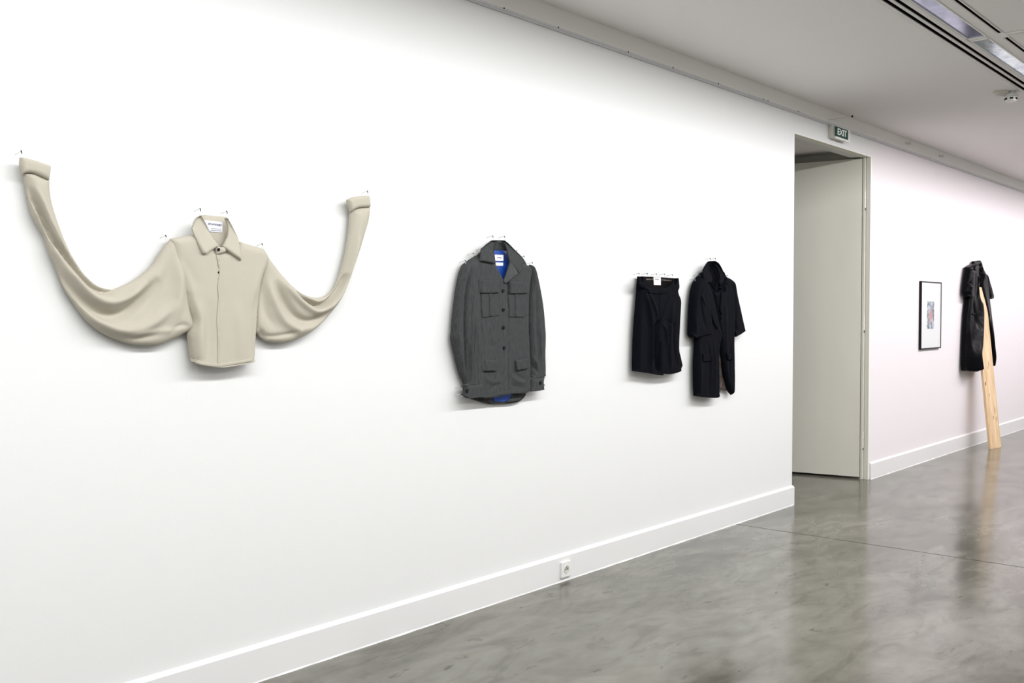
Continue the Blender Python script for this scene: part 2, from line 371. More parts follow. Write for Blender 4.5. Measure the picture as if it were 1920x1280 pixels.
# ------------------------------------------------------------------ wall socket on the baseboard
sc = W(1059, 1066, .018); hw_, hh_ = .042, .043
so = thing('wall_socket', (sc[0], -.018, sc[1]-hh_), 'white square power socket on the near baseboard', 'socket')
box('plate', sc[0]-hw_, sc[0]+hw_, -.030, -.017, sc[1]-hh_, sc[1]+hh_, M['white'], so, .004)
bm = bmesh.new(); addlathe(bm, [(.0215, 0), (.0215, .0022), (.0185, .0022), (.0175, -.006), (.002, -.008)], (sc[0], -.0302, sc[1]), 'y', 28); frombm('recess', bm, M['offwhite'], so)
for dx, dz, rr in ((-.0085, 0, .003), (.0085, 0, .003), (0, .008, .0028)):
    bm = bmesh.new(); addlathe(bm, [(rr, -.004), (rr, .0028)], (sc[0]+dx, -.0300, sc[1]+dz), 'y', 10); frombm('pin_hole', bm, M['shell'], so)

# ------------------------------------------------------------------ framed picture
pa, pb = W(1723.5, 527, .0), W(1762, 654, .022)
x0, x1, z1, z0 = pa[0], W(1765.5, 528, .022)[0], W(1726, 526.5, .022)[1], W(1723, 655.5, .022)[1]
pf = thing('framed_picture', ((x0+x1)/2, 0, z0), 'black framed picture with wide white mount and tiny red and blue print', 'picture')
bm = bmesh.new(); t_ = .011
addbox(bm, x0, x0+t_, -.024, -.001, z0, z1); addbox(bm, x1-t_, x1, -.024, -.001, z0, z1); addbox(bm, x0+t_, x1-t_, -.024, -.001, z0, z0+t_); addbox(bm, x0+t_, x1-t_, -.024, -.001, z1-t_, z1)
frombm('frame', bm, M['black'], pf)
box('mount', x0+t_, x1-t_, -.019, -.002, z0+t_, z1-t_, M['mat'], pf)
ia, ib = W(1738.8, 565, .02), W(1751.2, 616, .02)
def printmat(cx, cz, w_, h_):
    m = mat('print', (.4, .4, .45), .5); nt = m.node_tree; b = nt.nodes['Principled BSDF']; N = nt.nodes.new; L = nt.links.new
    g = N('ShaderNodeNewGeometry'); n = N('ShaderNodeTexNoise'); n.inputs['Scale'].default_value = 28; n.inputs['Detail'].default_value = 6; L(g.outputs[0], n.inputs[0])
    c1 = N('ShaderNodeValToRGB'); e = c1.color_ramp.elements; e[0].position = .36; e[0].color = (.10, .13, .15, 1); e[1].position = .62; e[1].color = (.50, .55, .62, 1)
    L(n.outputs[0], c1.inputs[0])
    mp = N('ShaderNodeVectorMath'); mp.operation = 'SUBTRACT'; mp.inputs[1].default_value = (cx, 0, cz-.01*h_); L(g.outputs[0], mp.inputs[0])
    ml = N('ShaderNodeVectorMath'); ml.operation = 'MULTIPLY'; ml.inputs[1].default_value = (1/(w_*.36), 0, 1/(h_*.33)); L(mp.outputs[0], ml.inputs[0])
    le = N('ShaderNodeVectorMath'); le.operation = 'LENGTH'; L(ml.outputs[0], le.inputs[0])
    ad_ = N('ShaderNodeMath'); ad_.operation = 'MULTIPLY_ADD'; L(n.outputs[0], ad_.inputs[0]); ad_.inputs[1].default_value = 1.6; L(le.outputs['Value'], ad_.inputs[2])
    r = N('ShaderNodeMapRange'); r.inputs[1].default_value = 1.3; r.inputs[2].default_value = 1.75; r.inputs[3].default_value = 1; r.inputs[4].default_value = 0; L(ad_.outputs[0], r.inputs[0])
    mx_ = N('ShaderNodeMix'); mx_.data_type = 'RGBA'; fm = N('ShaderNodeMath'); fm.operation = 'MULTIPLY'; fm.inputs[1].default_value = .62; L(r.outputs[0], fm.inputs[0]); L(fm.outputs[0], mx_.inputs[0]); L(c1.outputs[0], mx_.inputs[6]); mx_.inputs[7].default_value = (.52, .22, .22, 1)
    L(mx_.outputs[2], b.inputs['Base Color']); return m
box('print', ia[0], ib[0], -.0197, -.0185, ib[1], ia[1], printmat((ia[0]+ib[0])/2, (ia[1]+ib[1])/2, ib[0]-ia[0], ia[1]-ib[1]), pf)

# ================================================================== cloth
def smooth_outline(pts, closed=True, sub=5, corner=38):
    P_ = [np.array(p, float) for p in pts]; n = len(P_); out = []
    def sharp(i):
        if not closed and (i == 0 or i == n-1): return True
        a = P_[i]-P_[i-1]; b = P_[(i+1) % n]-P_[i]
        return abs(math.degrees(math.atan2(a[0]*b[1]-a[1]*b[0], a @ b))) > corner
    sh = [sharp(i) for i in range(n)]
    for i in range(n if closed else n-1):
        p1, p2 = P_[i], P_[(i+1) % n]
        d = p2-p1
        t1 = d if sh[i] else (p2-P_[i-1])/2
        t2 = d if sh[(i+1) % n] else (P_[(i+2) % n]-p1)/2
        L1 = np.linalg.norm(d); 
        for t in (t1, t2): pass
        t1 = t1*min(1, 1.2*L1/(np.linalg.norm(t1)+1e-9)); t2 = t2*min(1, 1.2*L1/(np.linalg.norm(t2)+1e-9))
        for k in range(sub):
            s = k/sub; h00 = 2*s**3-3*s**2+1; h10 = s**3-2*s**2+s; h01 = -2*s**3+3*s**2; h11 = s**3-s**2
            out.append(h00*p1+h10*t1+h01*p2+h11*t2)
    if not closed: out.append(P_[-1])
    return np.array(out)
def seg_dist(Q, A, B):
    """distance of points Q (n,2) to segments; returns min distance, signed side and arc parameter of the nearest"""
    if len(Q) > 1500:
        r_ = [seg_dist(Q[i:i+1500], A, B) for i in range(0, len(Q), 1500)]
        return tuple(np.concatenate([x[k] for x in r_]) for k in range(3))
    d = B-A; L2 = (d**2).sum(1)+1e-12; f4 = np.float32; o = A[0]
    dx, dy = d[:, 0].astype(f4), d[:, 1].astype(f4)
    vx = (Q[:, 0]-o[0]).astype(f4)[:, None]-(A[:, 0]-o[0]).astype(f4)[None]; vy = (Q[:, 1]-o[1]).astype(f4)[:, None]-(A[:, 1]-o[1]).astype(f4)[None]
    t = vx*(dx/L2.astype(f4)); t += vy*(dy/L2.astype(f4)); np.clip(t, 0, 1, out=t)
    vx -= t*dx; vy -= t*dy; vx *= vx; vy *= vy; vx += vy; j = vx.argmin(1); i = np.arange(len(Q))
    q = Q-A[j]; dj = d[j]; tj = np.clip((q*dj).sum(1)/L2[j], 0, 1); c = q-tj[:, None]*dj
    side = np.sign(dj[:, 0]*q[:, 1]-dj[:, 1]*q[:, 0])
    cl = np.concatenate([[0], np.cumsum(np.sqrt(L2))]); s = (cl[j]+tj*np.sqrt(L2)[j])/cl[-1]
    return np.sqrt((c**2).sum(1)), side, s
def inside(Q, P_):
    x, y = Q[:, 0], Q[:, 1]; r = np.zeros(len(Q), bool); n = len(P_)
    for i in range(n):
        x1_, y1_ = P_[i]; x2_, y2_ = P_[(i+1) % n]
        c = ((y1_ > y) != (y2_ > y)) & (x < (x2_-x1_)*(y-y1_)/(y2_-y1_+1e-15)+x1_); r ^= c
    return r
class Cloth:
    """A piece of cloth hanging in front of the wall: outline, height over the wall, folds.
    folds: (points_px, kind, amp, width, [taper]) kind g = rounded ridge (amp>0) or valley, s = overlap step rising to the left of the line"""
    def __init__(s, name, outline, m, parent, off=.03, A=.02, r=.03, folds=(), base=None, lift=.002, back=None, res=.006, wr=(.0012, 14), seed=0, corner=38, sub=5, build=True, tilt=(0, 0), hem=None, rim=None):
        s.base, s.lift, s.off, s.A, s.r, s.wr, s.seed = base, lift, off, A, r, wr, seed
        s.folds = []; s.tilt = tilt; s.poly = None
        px = smooth_outline(outline, True, sub, corner); px_ = []
        for i in range(len(px)):                   # even spacing along the border
            p_, q_ = px[i], px[(i+1) % len(px)]; m_ = np.linalg.norm(W(*p_, .05)-W(*q_, .05)); k_ = max(1, int(math.ceil(m_/(res*1.1))))
            px_ += [p_+(q_-p_)*j/k_ for j in range(k_)]
        px = np.array(px_)
        if base: pts = s.projv(px)
        else: pts = np.array([W(p[0], p[1], off) for p in px])
        keep = [0]
        for i in range(1, len(pts)):
            if np.linalg.norm(pts[i]-pts[keep[-1]]) > .0008: keep.append(i)
        pts = pts[keep]; s.poly = pts; pk_ = px[keep]; nx_ = np.roll(pk_, -1, 0); s.keep = np.ones(len(pts), bool)
        if hem: s.keep &= ~((pk_[:, 1] > hem) & (nx_[:, 1] > hem))
        if rim: s.keep &= ~((pk_[:, 1] < rim) & (nx_[:, 1] < rim))
        s.zt = pts[:, 1].max(); s.zb = pts[:, 1].min()
        for f in folds:
            q = smooth_outline(f[0], False, 4, 50)
            q = s.projv(q) if base else np.array([W(p[0], p[1], off+A*.8) for p in q])
            s.folds.append((q, f[1], f[2], f[3], f[4] if len(f) > 4 else .25))
        if any(f[1] == 'e' for f in folds):        # folds that carry the border forward too: trace border and fold again at their real distance
            ex = np.zeros(len(pk_))
            for _ in range(24):
                for i_, f in enumerate(s.folds):
                    if f[1] != 'e': continue
                    qp = smooth_outline(folds[i_][0], False, 4, 50); tt_ = np.linspace(0, 1, len(qp))
                    s.folds[i_] = (np.array([W(p[0], p[1], off+f[2]*u) for p, u in zip(qp, tt_)]),)+f[1:]
                ex = ex*.75+.25*s.extra(s.poly); s.poly = np.array([W(p[0], p[1], off+e_) for p, e_ in zip(pk_, ex)])
            s.zt = s.poly[:, 1].max(); s.zb = s.poly[:, 1].min()
        if build: s.build(name, m, parent, back, res)
    def projv(s, px):
        o = np.full(len(px), .05)
        for _ in range(4):
            q = np.array([W(p[0], p[1], v) for p, v in zip(px, o)]); o = s.base.depth(q)+s.lift
        return np.array([W(p[0], p[1], v) for p, v in zip(px, o)])
    def proj(s, p):
        o = .05
        for _ in range(4):
            q = W(p[0], p[1], o); o = float(s.base.depth(np.array([q]))[0])+s.lift
        return W(p[0], p[1], o)
    def extra(s, Q):
        h = np.zeros(len(Q))
        for (q, kind, amp, w_, tp) in s.folds:
            if kind == 'e':
                dd, side, t = seg_dist(Q, q[:-1], q[1:]); h = h+amp*t*np.exp(-(dd/w_)**2)
        return h
    def depth(s, Q):
        h = np.zeros(len(Q))
        A_, B_ = s.poly, np.roll(s.poly, -1, 0)
        ins = inside(Q, s.poly); Qs = Q
        if not ins.all():                     # points on or past the border take the value of the nearest border point
            Qs = Q.copy(); o_ = ~ins; V = Q[o_][:, None, :]-A_[None]; dd_ = B_-A_
            tt_ = np.clip((V*dd_[None]).sum(2)/((dd_**2).sum(1)+1e-12), 0, 1); C_ = A_[None]+tt_[..., None]*dd_[None]
            j_ = ((Q[o_][:, None, :]-C_)**2).sum(2).argmin(1); Qs[o_] = C_[np.arange(len(j_)), j_]
        d, _, _ = seg_dist(Qs, A_[s.keep], B_[s.keep])
        u = np.clip(d/s.r, 0, 1); prof = np.sqrt(1-(1-u)**2)
        if s.base is not None: h = s.base.depth(Q)+s.lift*np.minimum(1, .35+prof)+s.A*prof
        else: h = s.off+s.A*prof
        h = h+s.extra(Q)
        if s.tilt[0] or s.tilt[1]:
            k = (s.zt-Q[:, 1])/(s.zt-s.zb); h = h+(s.tilt[0]*(1-k)+s.tilt[1]*k)*np.minimum(1, prof+.2)
        for (q, kind, amp, w_, tp) in s.folds:
            dd, side, t = seg_dist(Q, q[:-1], q[1:])
            fade = np.clip(np.minimum(t, 1-t)/max(tp, 1e-6), 0, 1); fade = np.sin(fade*math.pi/2)
            end = (t <= 1e-6) | (t >= 1-1e-6)
            g = np.exp(-(dd/w_)**2)
            if kind == 'g': h = h+amp*g*fade*prof
            elif kind == 's': h = h+amp*np.where(side > 0, np.exp(-dd/w_), 0)*fade*np.minimum(1, prof*1.5)*(~end)
            elif kind == 'c': h = h+amp*np.exp(-(dd/w_))*fade*prof
        return h
    def build(s, name, m, parent, back, res):
        P_ = s.poly; n = len(P_)
        mn, mx_ = P_.min(0), P_.max(0)
        gx = np.arange(mn[0]+res*.5, mx_[0], res); gz = np.arange(mn[1]+res*.5, mx_[1], res*.9)
        G = np.array([(x+(res/2 if j % 2 else 0), z) for j, z in enumerate(gz) for x in gx])
        if len(G):
            G = G[inside(G, P_)]
        if len(G):
            d, _, _ = seg_dist(G, P_, np.roll(P_, -1, 0)); G = G[d > res*1.25]
        # rings just inside the border keep the rounded edge clean
        ar = sum(P_[i, 0]*P_[(i+1) % n, 1]-P_[(i+1) % n, 0]*P_[i, 1] for i in range(n))
        tg = np.roll(P_, -1, 0)-np.roll(P_, 1, 0); tg /= np.linalg.norm(tg, axis=1)[:, None]+1e-12
        nrm_ = np.stack([-tg[:, 1], tg[:, 0]], 1)*(1 if ar > 0 else -1); R_ = []
        for e_ in (res*.22, res*.7):
            c_ = P_+nrm_*e_; c_ = c_[inside(c_, P_)]
            if len(c_):
                dd_, _, _ = seg_dist(c_, P_, np.roll(P_, -1, 0)); c_ = c_[dd_ > e_*.85]
                last = None
                for q_ in c_:
                    if last is None or np.linalg.norm(q_-last) > e_*.6: R_.append(q_); last = q_
        if R_: G = np.array(list(G)+R_) if len(G) else np.array(R_)
        # a ring close to the border keeps the rounded edge round
        allp = [tuple(p) for p in P_]+[tuple(p) for p in G]
        vs, es_, fs, *_r = delaunay_2d_cdt([Vector(p) for p in allp], [(i, (i+1) % n) for i in range(n)], [], 2, 1e-6)
        Q = np.array([tuple(v) for v in vs])
        # keep only triangles inside
        cen = np.array([Q[list(f)].mean(0) for f in fs]); ok = inside(cen, P_)
        tri = [f for f, k in zip(fs, ok) if k]
        D = s.depth(Q)
        for i in range(len(Q)):
            D[i] += s.wr[0]*noise.noise(Vector((Q[i, 0]*s.wr[1], Q[i, 1]*s.wr[1]*.7, s.seed*3.7)))
        if s.base is None:                        # relax the height between the borders so folds stay soft
            nb = [[] for _ in range(len(Q))]
            for f in tri:
                for a_, b__ in ((f[0], f[1]), (f[1], f[2]), (f[2], f[0])): nb[a_].append(b__); nb[b__].append(a_)
            edge_ = seg_dist(Q, P_, np.roll(P_, -1, 0))[0] < res*.3
            src = np.repeat(np.arange(len(Q)), [len(x) for x in nb]); dst = np.array([y for x in nb for y in x]); cn_ = np.maximum(1, np.bincount(src, minlength=len(Q)))
            for _ in range(2):
                av = np.bincount(src, weights=D[dst], minlength=len(Q))/cn_
                D = np.where(edge_, D, D*.5+av*.5)
        if s.base is not None: Bk = s.base.depth(Q)-.0015
        elif back == 'thin': Bk = D-.006
        elif back == 'follow': Bk = np.minimum(D-.004, .022+s.extra(Q))
        elif back is None: Bk = np.maximum(.004, np.minimum(s.off-.006, D-.006))
        else: Bk = np.minimum(D-.0025, back(Q) if callable(back) else np.full(len(Q), back))
        N = len(Q)
        verts = [(Q[i, 0], -D[i], Q[i, 1]) for i in range(N)]+[(Q[i, 0], -Bk[i], Q[i, 1]) for i in range(N)]
        faces = []; cnt = {}
        for f in tri:
            a, b, c = f
            cr = (Q[b, 0]-Q[a, 0])*(Q[c, 1]-Q[a, 1])-(Q[b, 1]-Q[a, 1])*(Q[c, 0]-Q[a, 0])
            if cr < 0: a, c = c, a
            faces.append((a, b, c)); faces.append((c+N, b+N, a+N))
            for e in ((a, b), (b, c), (c, a)): cnt[e] = cnt.get(e, 0)+1
        for (a, b) in list(cnt):
            if (b, a) not in cnt: faces.append((b, a, a+N, b+N))
        me = bpy.data.meshes.new(name); me.from_pydata(verts, [], faces); me.update()
        s.obj = link(name, me, m, parent, True)
        try: me.set_sharp_from_angle(angle=R(62))
        except Exception: pass
def button(parent, srf, px, py, r, m=None, lift=.002):
    o = .05
    for _ in range(4):
        q = W(px, py, o); o = float(srf.depth(np.array([q]))[0])+lift
    bm = bmesh.new(); addlathe(bm, [(r*.9, -.003), (r, .0008), (r*.92, .0022), (r*.7, .0024), (r*.6, .0014), (.0004, .0014)], (q[0], -o, q[1]), 'y', 16)
    return frombm('button', bm, m or M['black'], parent)
def lining(name, pts, off, m, parent, wr=(.002, 20), sub=3, corner=38, A=.002):
    return Cloth(name, pts, m, parent, off=off, A=A, r=.02, res=.008, wr=wr, sub=sub, corner=corner, back=off-.003)

# ------------------------------------------------------------------ cream shirt
c0 = W(410, 688)
shirt = thing('shirt', (c0[0], -.03, c0[1]), 'cream knit shirt with huge winged sleeves pinned up on the near wall', 'shirt')
bodyL = [(319.7, 448), (340, 443.5), (362, 440), (380, 441), (400, 470), (428, 470), (449, 453), (470.6, 460), (492, 466), (502, 483), (497, 500), (487, 528), (481, 570), (477, 622), (473, 678), (444, 683), (409, 688), (379, 684.5), (364, 679.5), (357, 668), (353.5, 645), (352, 628), (354, 618), (358, 600), (350, 575), (340, 545), (325, 500)]
body = Cloth('body', bodyL, M['cream'], shirt, off=.034, A=.026, r=.030, hem=674, res=.0055, corner=42, seed=1, tilt=(0, .008), folds=[
    ([(349, 545), (354, 575), (362, 612)], 'g', -0.0224, .012, .35), ([(366, 560), (372, 600), (374, 675)], 'g', 0.0098, .018, .4),
    ([(338, 500), (346, 530), (350, 560)], 'g', -0.0112, .014, .5), ([(392, 560), (390, 620), (388, 680)], 'g', -0.0056, .016, .4),
    ([(330, 470), (352, 505), (372, 545)], 'g', -0.0056, .02, .5), ([(478, 545), (476, 600), (473, 670)], 'g', -0.0084, .01, .3),
    ([(440, 560), (446, 620), (446, 680)], 'g', 0.0056, .02, .4), ([(488, 490), (478, 530), (466, 580)], 'g', 0.0056, .018, .5),
    ([(409, 477), (408, 520), (409.5, 560), (407, 600), (409, 640), (408, 689)], 's', -.0055, .03, .01),
    ([(408, 477), (407, 520), (408.6, 560), (406, 600), (408, 640), (407, 689)], 'g', -0.0030, .004, .01)])
slL = [(41.5, 323.5), (45, 338), (56, 390), (67.5, 418), (82.5, 444), (92, 472.5), (105, 502.5), (120, 540), (139, 570), (165, 604), (195, 626), (225, 639), (255, 646), (292.5, 646.5), (322.5, 635.6), (345, 624), (359, 617), (362, 606), (355, 582), (349, 550), (345, 515), (338, 480), (322, 447), (314, 455), (300, 474), (285, 497), (262.5, 517), (240, 531), (214, 542), (203, 542), (180, 535), (157.5, 516), (139, 490), (124, 461), (109, 424), (97.5, 388), (92, 362), (90.8, 337), (76, 331), (60, 324)]
sleeveL = Cloth('sleeve', slL, M['cream'], shirt, off=.028, A=.028, r=.040, res=.0042, corner=50, seed=2, folds=[
    ([(54, 345), (71, 384), (86, 418), (101, 448), (120, 475), (142.5, 504), (165, 530), (187.5, 545), (208, 548), (226, 541)], 'g', -0.0377, .0085, .10),
    ([(46, 345), (62, 395), (80, 432), (96, 465), (118, 500), (140, 523), (165, 548), (190, 563), (215, 565), (245, 552), (275, 525)], 'g', 0.0188, .016, .15),
    ([(62, 345), (82, 390), (98, 425), (118, 462), (142, 494), (170, 522), (195, 535), (215, 536)], 'g', 0.0145, .010, .12),
    ([(98, 478), (118, 516), (140, 548), (165, 574), (190, 590), (218, 592), (246, 578), (275, 552), (298, 520)], 'g', -0.0290, .018, .2),
    ([(112, 520), (140, 562), (172, 596), (205, 616), (240, 620), (275, 610), (305, 590), (330, 565)], 'g', 0.0188, .020, .25),
    ([(180, 606), (215, 630), (260, 634), (310, 622)], 'g', -0.0087, .010, .3),
    ([(230, 640), (262, 626), (300, 622), (350, 612)], 'g', 0.0058, .010, .3),
    ([(324, 470), (312, 520), (292, 560), (262, 596)], 'g', -0.0087, .022, .4),
    ([(334, 480), (338, 530), (330, 580), (318, 615)], 'g', 0.0116, .022, .4),
    ([(360, 612), (340, 610), (315, 622)], 'g', -0.0087, .009, .5)])
slR = [(494, 467), (502, 483), (512, 496), (523, 511), (540, 530), (552.6, 541), (565, 550), (579, 555.5), (598.6, 558), (615, 552), (628, 537), (638, 510.6), (648, 471), (654, 432), (657, 394), (674, 387.6), (692, 387), (689, 412), (680.6, 442), (670.7, 474.5), (659, 504), (651, 527), (638, 560), (621.5, 583), (598.6, 609), (569, 630), (536, 642), (510, 642), (493.6, 637), (484, 627), (477, 620.5), (478, 590), (481, 560), (486, 528), (490, 500)]
sleeveR = Cloth('sleeve', slR, M['cream'], shirt, off=.028, A=.028, r=.040, res=.0042, corner=50, seed=3, folds=[
    ([(556, 541), (568, 555), (582, 566), (594, 573), (609, 569), (628, 553), (641, 534), (650, 512)], 'g', -0.0377, .0085, .10),
    ([(530, 520), (548, 548), (566, 568), (590, 583), (614, 578), (636, 555), (652, 522), (664, 480), (674, 440)], 'g', 0.0174, .014, .15),
    ([(516, 525), (532, 560), (552, 590), (576, 603), (600, 597), (622, 578)], 'g', -0.0247, .016, .25),
    ([(560, 548), (585, 560), (606, 560), (625, 546), (640, 515), (652, 470), (660, 425)], 'g', 0.0116, .008, .15),
    ([(500, 520), (510, 560), (530, 600), (560, 620), (592, 610)], 'g', 0.0159, .018, .3),
    ([(495, 505), (494, 550), (500, 590), (520, 620)], 'g', -0.0101, .016, .4),
    ([(484, 540), (482, 580), (486, 615)], 'g', 0.0145, .012, .4),
    ([(484, 620), (500, 630), (530, 628), (560, 622)], 'g', -0.0101, .008, .3),
    ([(500, 640), (492, 625), (486, 612)], 'g', -0.0116, .006, .4),
    ([(680, 400), (670, 440), (658, 480), (648, 510)], 'g', 0.0058, .012, .3)])
cuffL = Cloth('cuff', [(38.5, 295), (48, 296.2), (70, 302.5), (94.4, 311), (93, 325), (91.2, 338), (72, 329.4), (58.3, 324.5), (47.3, 324.3), (41.5, 326.7), (37.5, 310)], M['cream'], shirt, off=.044, A=.016, r=.012, res=.004, seed=4, wr=(.0006, 14), back=.036)
cuffR = Cloth('cuff', [(651, 374.5), (661, 370), (675, 367.6), (691, 366.6), (693.4, 388.3), (674, 389.4), (666, 391.5), (657, 396.5), (653.5, 385)], M['cream'], shirt, off=.044, A=.016, r=.012, res=.004, seed=5, wr=(.0006, 14), back=.036)
bk = Cloth('collar_stand', [(376, 404), (383.7, 402.8), (402, 404.6), (421, 406.2), (427, 408), (432, 430), (427, 462), (414, 474), (400, 468), (385, 445), (372, 425)], M['cream'], shirt, off=.020, A=.012, r=.03, res=.005, back=.012, seed=6)
lb = Cloth('label', [(383, 412.5), (418.7, 416), (416.7, 436.5), (393, 434.6)], M['tag'], shirt, base=bk, lift=.003, A=.0005, r=.005, res=.004, wr=(0, 1), sub=2, corner=20)
lb.obj['label'] = 'white woven neck label'
colR = Cloth('collar', [(424.5, 408.5), (429.2, 410), (436.5, 424), (443, 438), (447.3, 449), (449.5, 470), (450, 488.6), (436, 478), (425, 468.5), (417.5, 461.8), (423, 452), (427.4, 443), (429, 425)], M['cream'], shirt, off=.062, A=.005, r=.010, wr=(.0008, 14), res=.004, seed=7, corner=30, back='thin', tilt=(-.022, .014))
colL = Cloth('collar', [(378.5, 404), (373, 406), (367.5, 413), (360.8, 427.5), (364.4, 438), (371, 458), (377.6, 475.7), (383.5, 477), (396, 468.5), (409.3, 460.8), (403, 451), (397, 442), (390, 428), (383.5, 413)], M['cream'], shirt, off=.062, A=.005, r=.010, wr=(.0008, 14), res=.004, seed=8, corner=30, back='thin', tilt=(-.022, .014))
st = Cloth('neck_band', [(404.5, 465), (409, 461), (414, 463.5), (420, 463), (424, 469), (421, 473), (412, 475.5), (405.5, 477)], M['cream'], shirt, off=.062, A=.008, r=.012, res=.003, back=.055, corner=30)
button(shirt, st, 410, 467.6, .0058)
for (px, py, r) in ((409.5, 488, .0028), (410, 510.6, .0042), (409.4, 537.5, .003)):
    button(shirt, body, px, py, r)
pk = Cloth('placket', [(405.5, 477), (411, 477), (413.2, 500), (411.5, 530), (411.8, 600), (412, 650), (411, 687.5), (408.4, 688.5), (408.8, 640), (407, 600), (409.8, 560), (408.5, 535), (410.6, 510), (408.4, 490)], M['cream'], shirt, base=body, lift=.003, A=.0012, r=.006, res=.004, corner=40)
hm = Cloth('hem', [(473.4, 671.5), (444, 676.5), (410, 680.5), (379, 677.5), (362, 671), (364.4, 678.5), (379, 684), (409, 687.6), (444, 682.6), (472.6, 677.8)], M['cream'], shirt, base=body, lift=.0015, A=.0012, r=.005, res=.005, corner=40)
q = W(402.5, 420.5, .036); text('SITUATIONIST', 'lettering', q[0]+.001, q[1]-.001, -float(bk.depth(np.array([q]))[0])-.0050, .0098, M['ink'], shirt, sx=.92, ext=.0003, rot=R(3))
for (py, hh) in ((429, .0005), (432.2, .0007)):
    q = W(406, py, .036); x_ = q[0]; yy = -float(bk.depth(np.array([q]))[0])-.0044
    bm = bmesh.new(); addbox(bm, x_-.024, x_+.020, yy-.0004, yy+.001, q[1]-hh, q[1]+hh); frombm('stitching', bm, M['ink'], shirt)

# ------------------------------------------------------------------ grey jacket
c0 = W(940, 757)
jk = thing('jacket', (c0[0], -.03, c0[1]), 'grey wool field jacket with blue lining and four pockets hanging buttoned on the wall', 'jacket')
# back panel with blue lining, seen at the neck and under the hem
jb = Cloth('back_panel', [(893, 480), (924, 455), (946, 455), (985, 490), (992, 540), (991, 700), (986, 739), (979, 748.6), (970, 754), (953, 756.3), (929, 757.8), (920, 757.2), (907.5, 754.9), (887, 748.5), (874, 744), (880, 700), (893, 600)], M['grey'], jk, off=.018, A=.004, r=.02, res=.008, back=.012, corner=45)
ln = Cloth('lining', [(922, 466), (955, 466), (962, 495), (958, 640), (985, 700), (981, 738), (968, 747), (950, 752), (926, 753), (924, 700), (918, 600), (920, 500)], M['blue'], jk, off=.0265, A=.003, r=.02, res=.008, back=.020, wr=(.003, 25), corner=45)
lh = Cloth('hem_facing', [(892, 744), (925, 740), (924, 755.5), (908, 753), (895, 749)], M['grey'], jk, off=.031, A=.001, r=.01, res=.006, back=.024, corner=30)
lh2 = Cloth('hem_facing', [(963, 738), (984, 735), (977, 747.5), (966, 752), (951, 753.5)], M['grey'], jk, off=.031, A=.001, r=.01, res=.006, back=.024, corner=30)
# two front panels
frontL = [(893, 482), (899, 489), (927, 494), (934, 508), (945, 527.8), (949.5, 534.5), (951, 560), (951.5, 620), (952, 680), (951, 739), (938.8, 741), (921.6, 745), (906, 746.5), (900, 740), (899, 700), (896, 640), (894, 560), (890, 500)]
jf = Cloth('front_panel', frontL, M['grey'], jk, off=.050, A=.012, r=.02, hem=737, res=.0055, back=.042, corner=40, seed=11, folds=[
    ([(899, 500), (897, 560), (902, 640), (906, 720)], 'g', -.010, .010, .3), ([(930, 530), (925, 600), (922, 660)], 'g', .004, .02, .4),
    ([(905, 700), (918, 715), (935, 716), (948, 722)], 'g', .005, .010, .4), ([(910, 640), (922, 650), (938, 640)], 'g', -.003, .012, .4),
    ([(912, 735), (930, 722), (948, 718)], 'g', -.005, .008, .4)])
frontR = [(947.5, 532), (957, 515), (965, 500), (976, 492), (993, 499), (996.6, 506), (993.5, 529), (990.8, 560.6), (990.5, 620), (992, 650), (993.5, 675), (993.5, 729.7), (988, 734.5), (976, 737.6), (957.5, 738), (948.5, 739.5), (949, 680), (948.4, 600)]
jr = Cloth('front_panel', frontR, M['grey'], jk, off=.047, A=.012, r=.02, hem=728, res=.0055, back=.040, corner=40, seed=12, folds=[
    ([(955, 700), (965, 712), (980, 716), (991, 714)], 'g', .006, .008, .4), ([(952, 718), (965, 724), (985, 727)], 'g', -.005, .007, .4),
    ([(962, 690), (970, 704), (988, 712)], 'g', -.006, .007, .4), ([(985, 510), (980, 560), (983, 640)], 'g', .003, .02, .4),
    ([(950, 640), (958, 670), (962, 700)], 'g', -.003, .012, .4)])
# sleeves in front of the body
slv = [(893, 479), (880, 487), (872, 493), (866, 499), (859, 521.6), (853, 557.5), (849, 592), (847, 620), (845.8, 634), (851, 660), (857.5, 687.5), (862, 702), (867, 713), (870, 721), (885, 719.5), (903, 718), (903.5, 694), (903, 662.5), (899, 625), (897, 580), (896, 540), (897, 500)]
js = Cloth('sleeve', slv, M['grey'], jk, off=.030, A=.036, r=.035, hem=716, res=.005, corner=45, seed=13, folds=[
    ([(884, 500), (874, 550), (871, 600), (873, 660), (877, 716)], 'g', -0.0300, .007, .22), ([(890, 520), (884, 580), (884, 650), (883, 716)], 'g', 0.0120, .008, .2),
    ([(878, 640), (879.5, 680), (880.5, 719)], 'g', -0.0180, .0035, .25), ([(889, 600), (886, 660), (884.5, 719)], 'g', -0.0150, .004, .3),
    ([(864, 540), (858, 600), (860, 650), (868, 700)], 'g', 0.0120, .010, .25), ([(893, 600), (895, 660), (893, 716)], 'g', 0.0090, .008, .25)])
slv2 = [(993, 496), (998, 498.5), (1001.5, 506), (1007.5, 532.5), (1013.8, 568), (1017.7, 607.5), (1019, 631), (1018.4, 662.5), (1019, 687.5), (1018.8, 704), (1006, 706.5), (992.5, 708.5), (992, 680), (991, 647), (989.8, 600), (990.5, 560), (994, 525)]
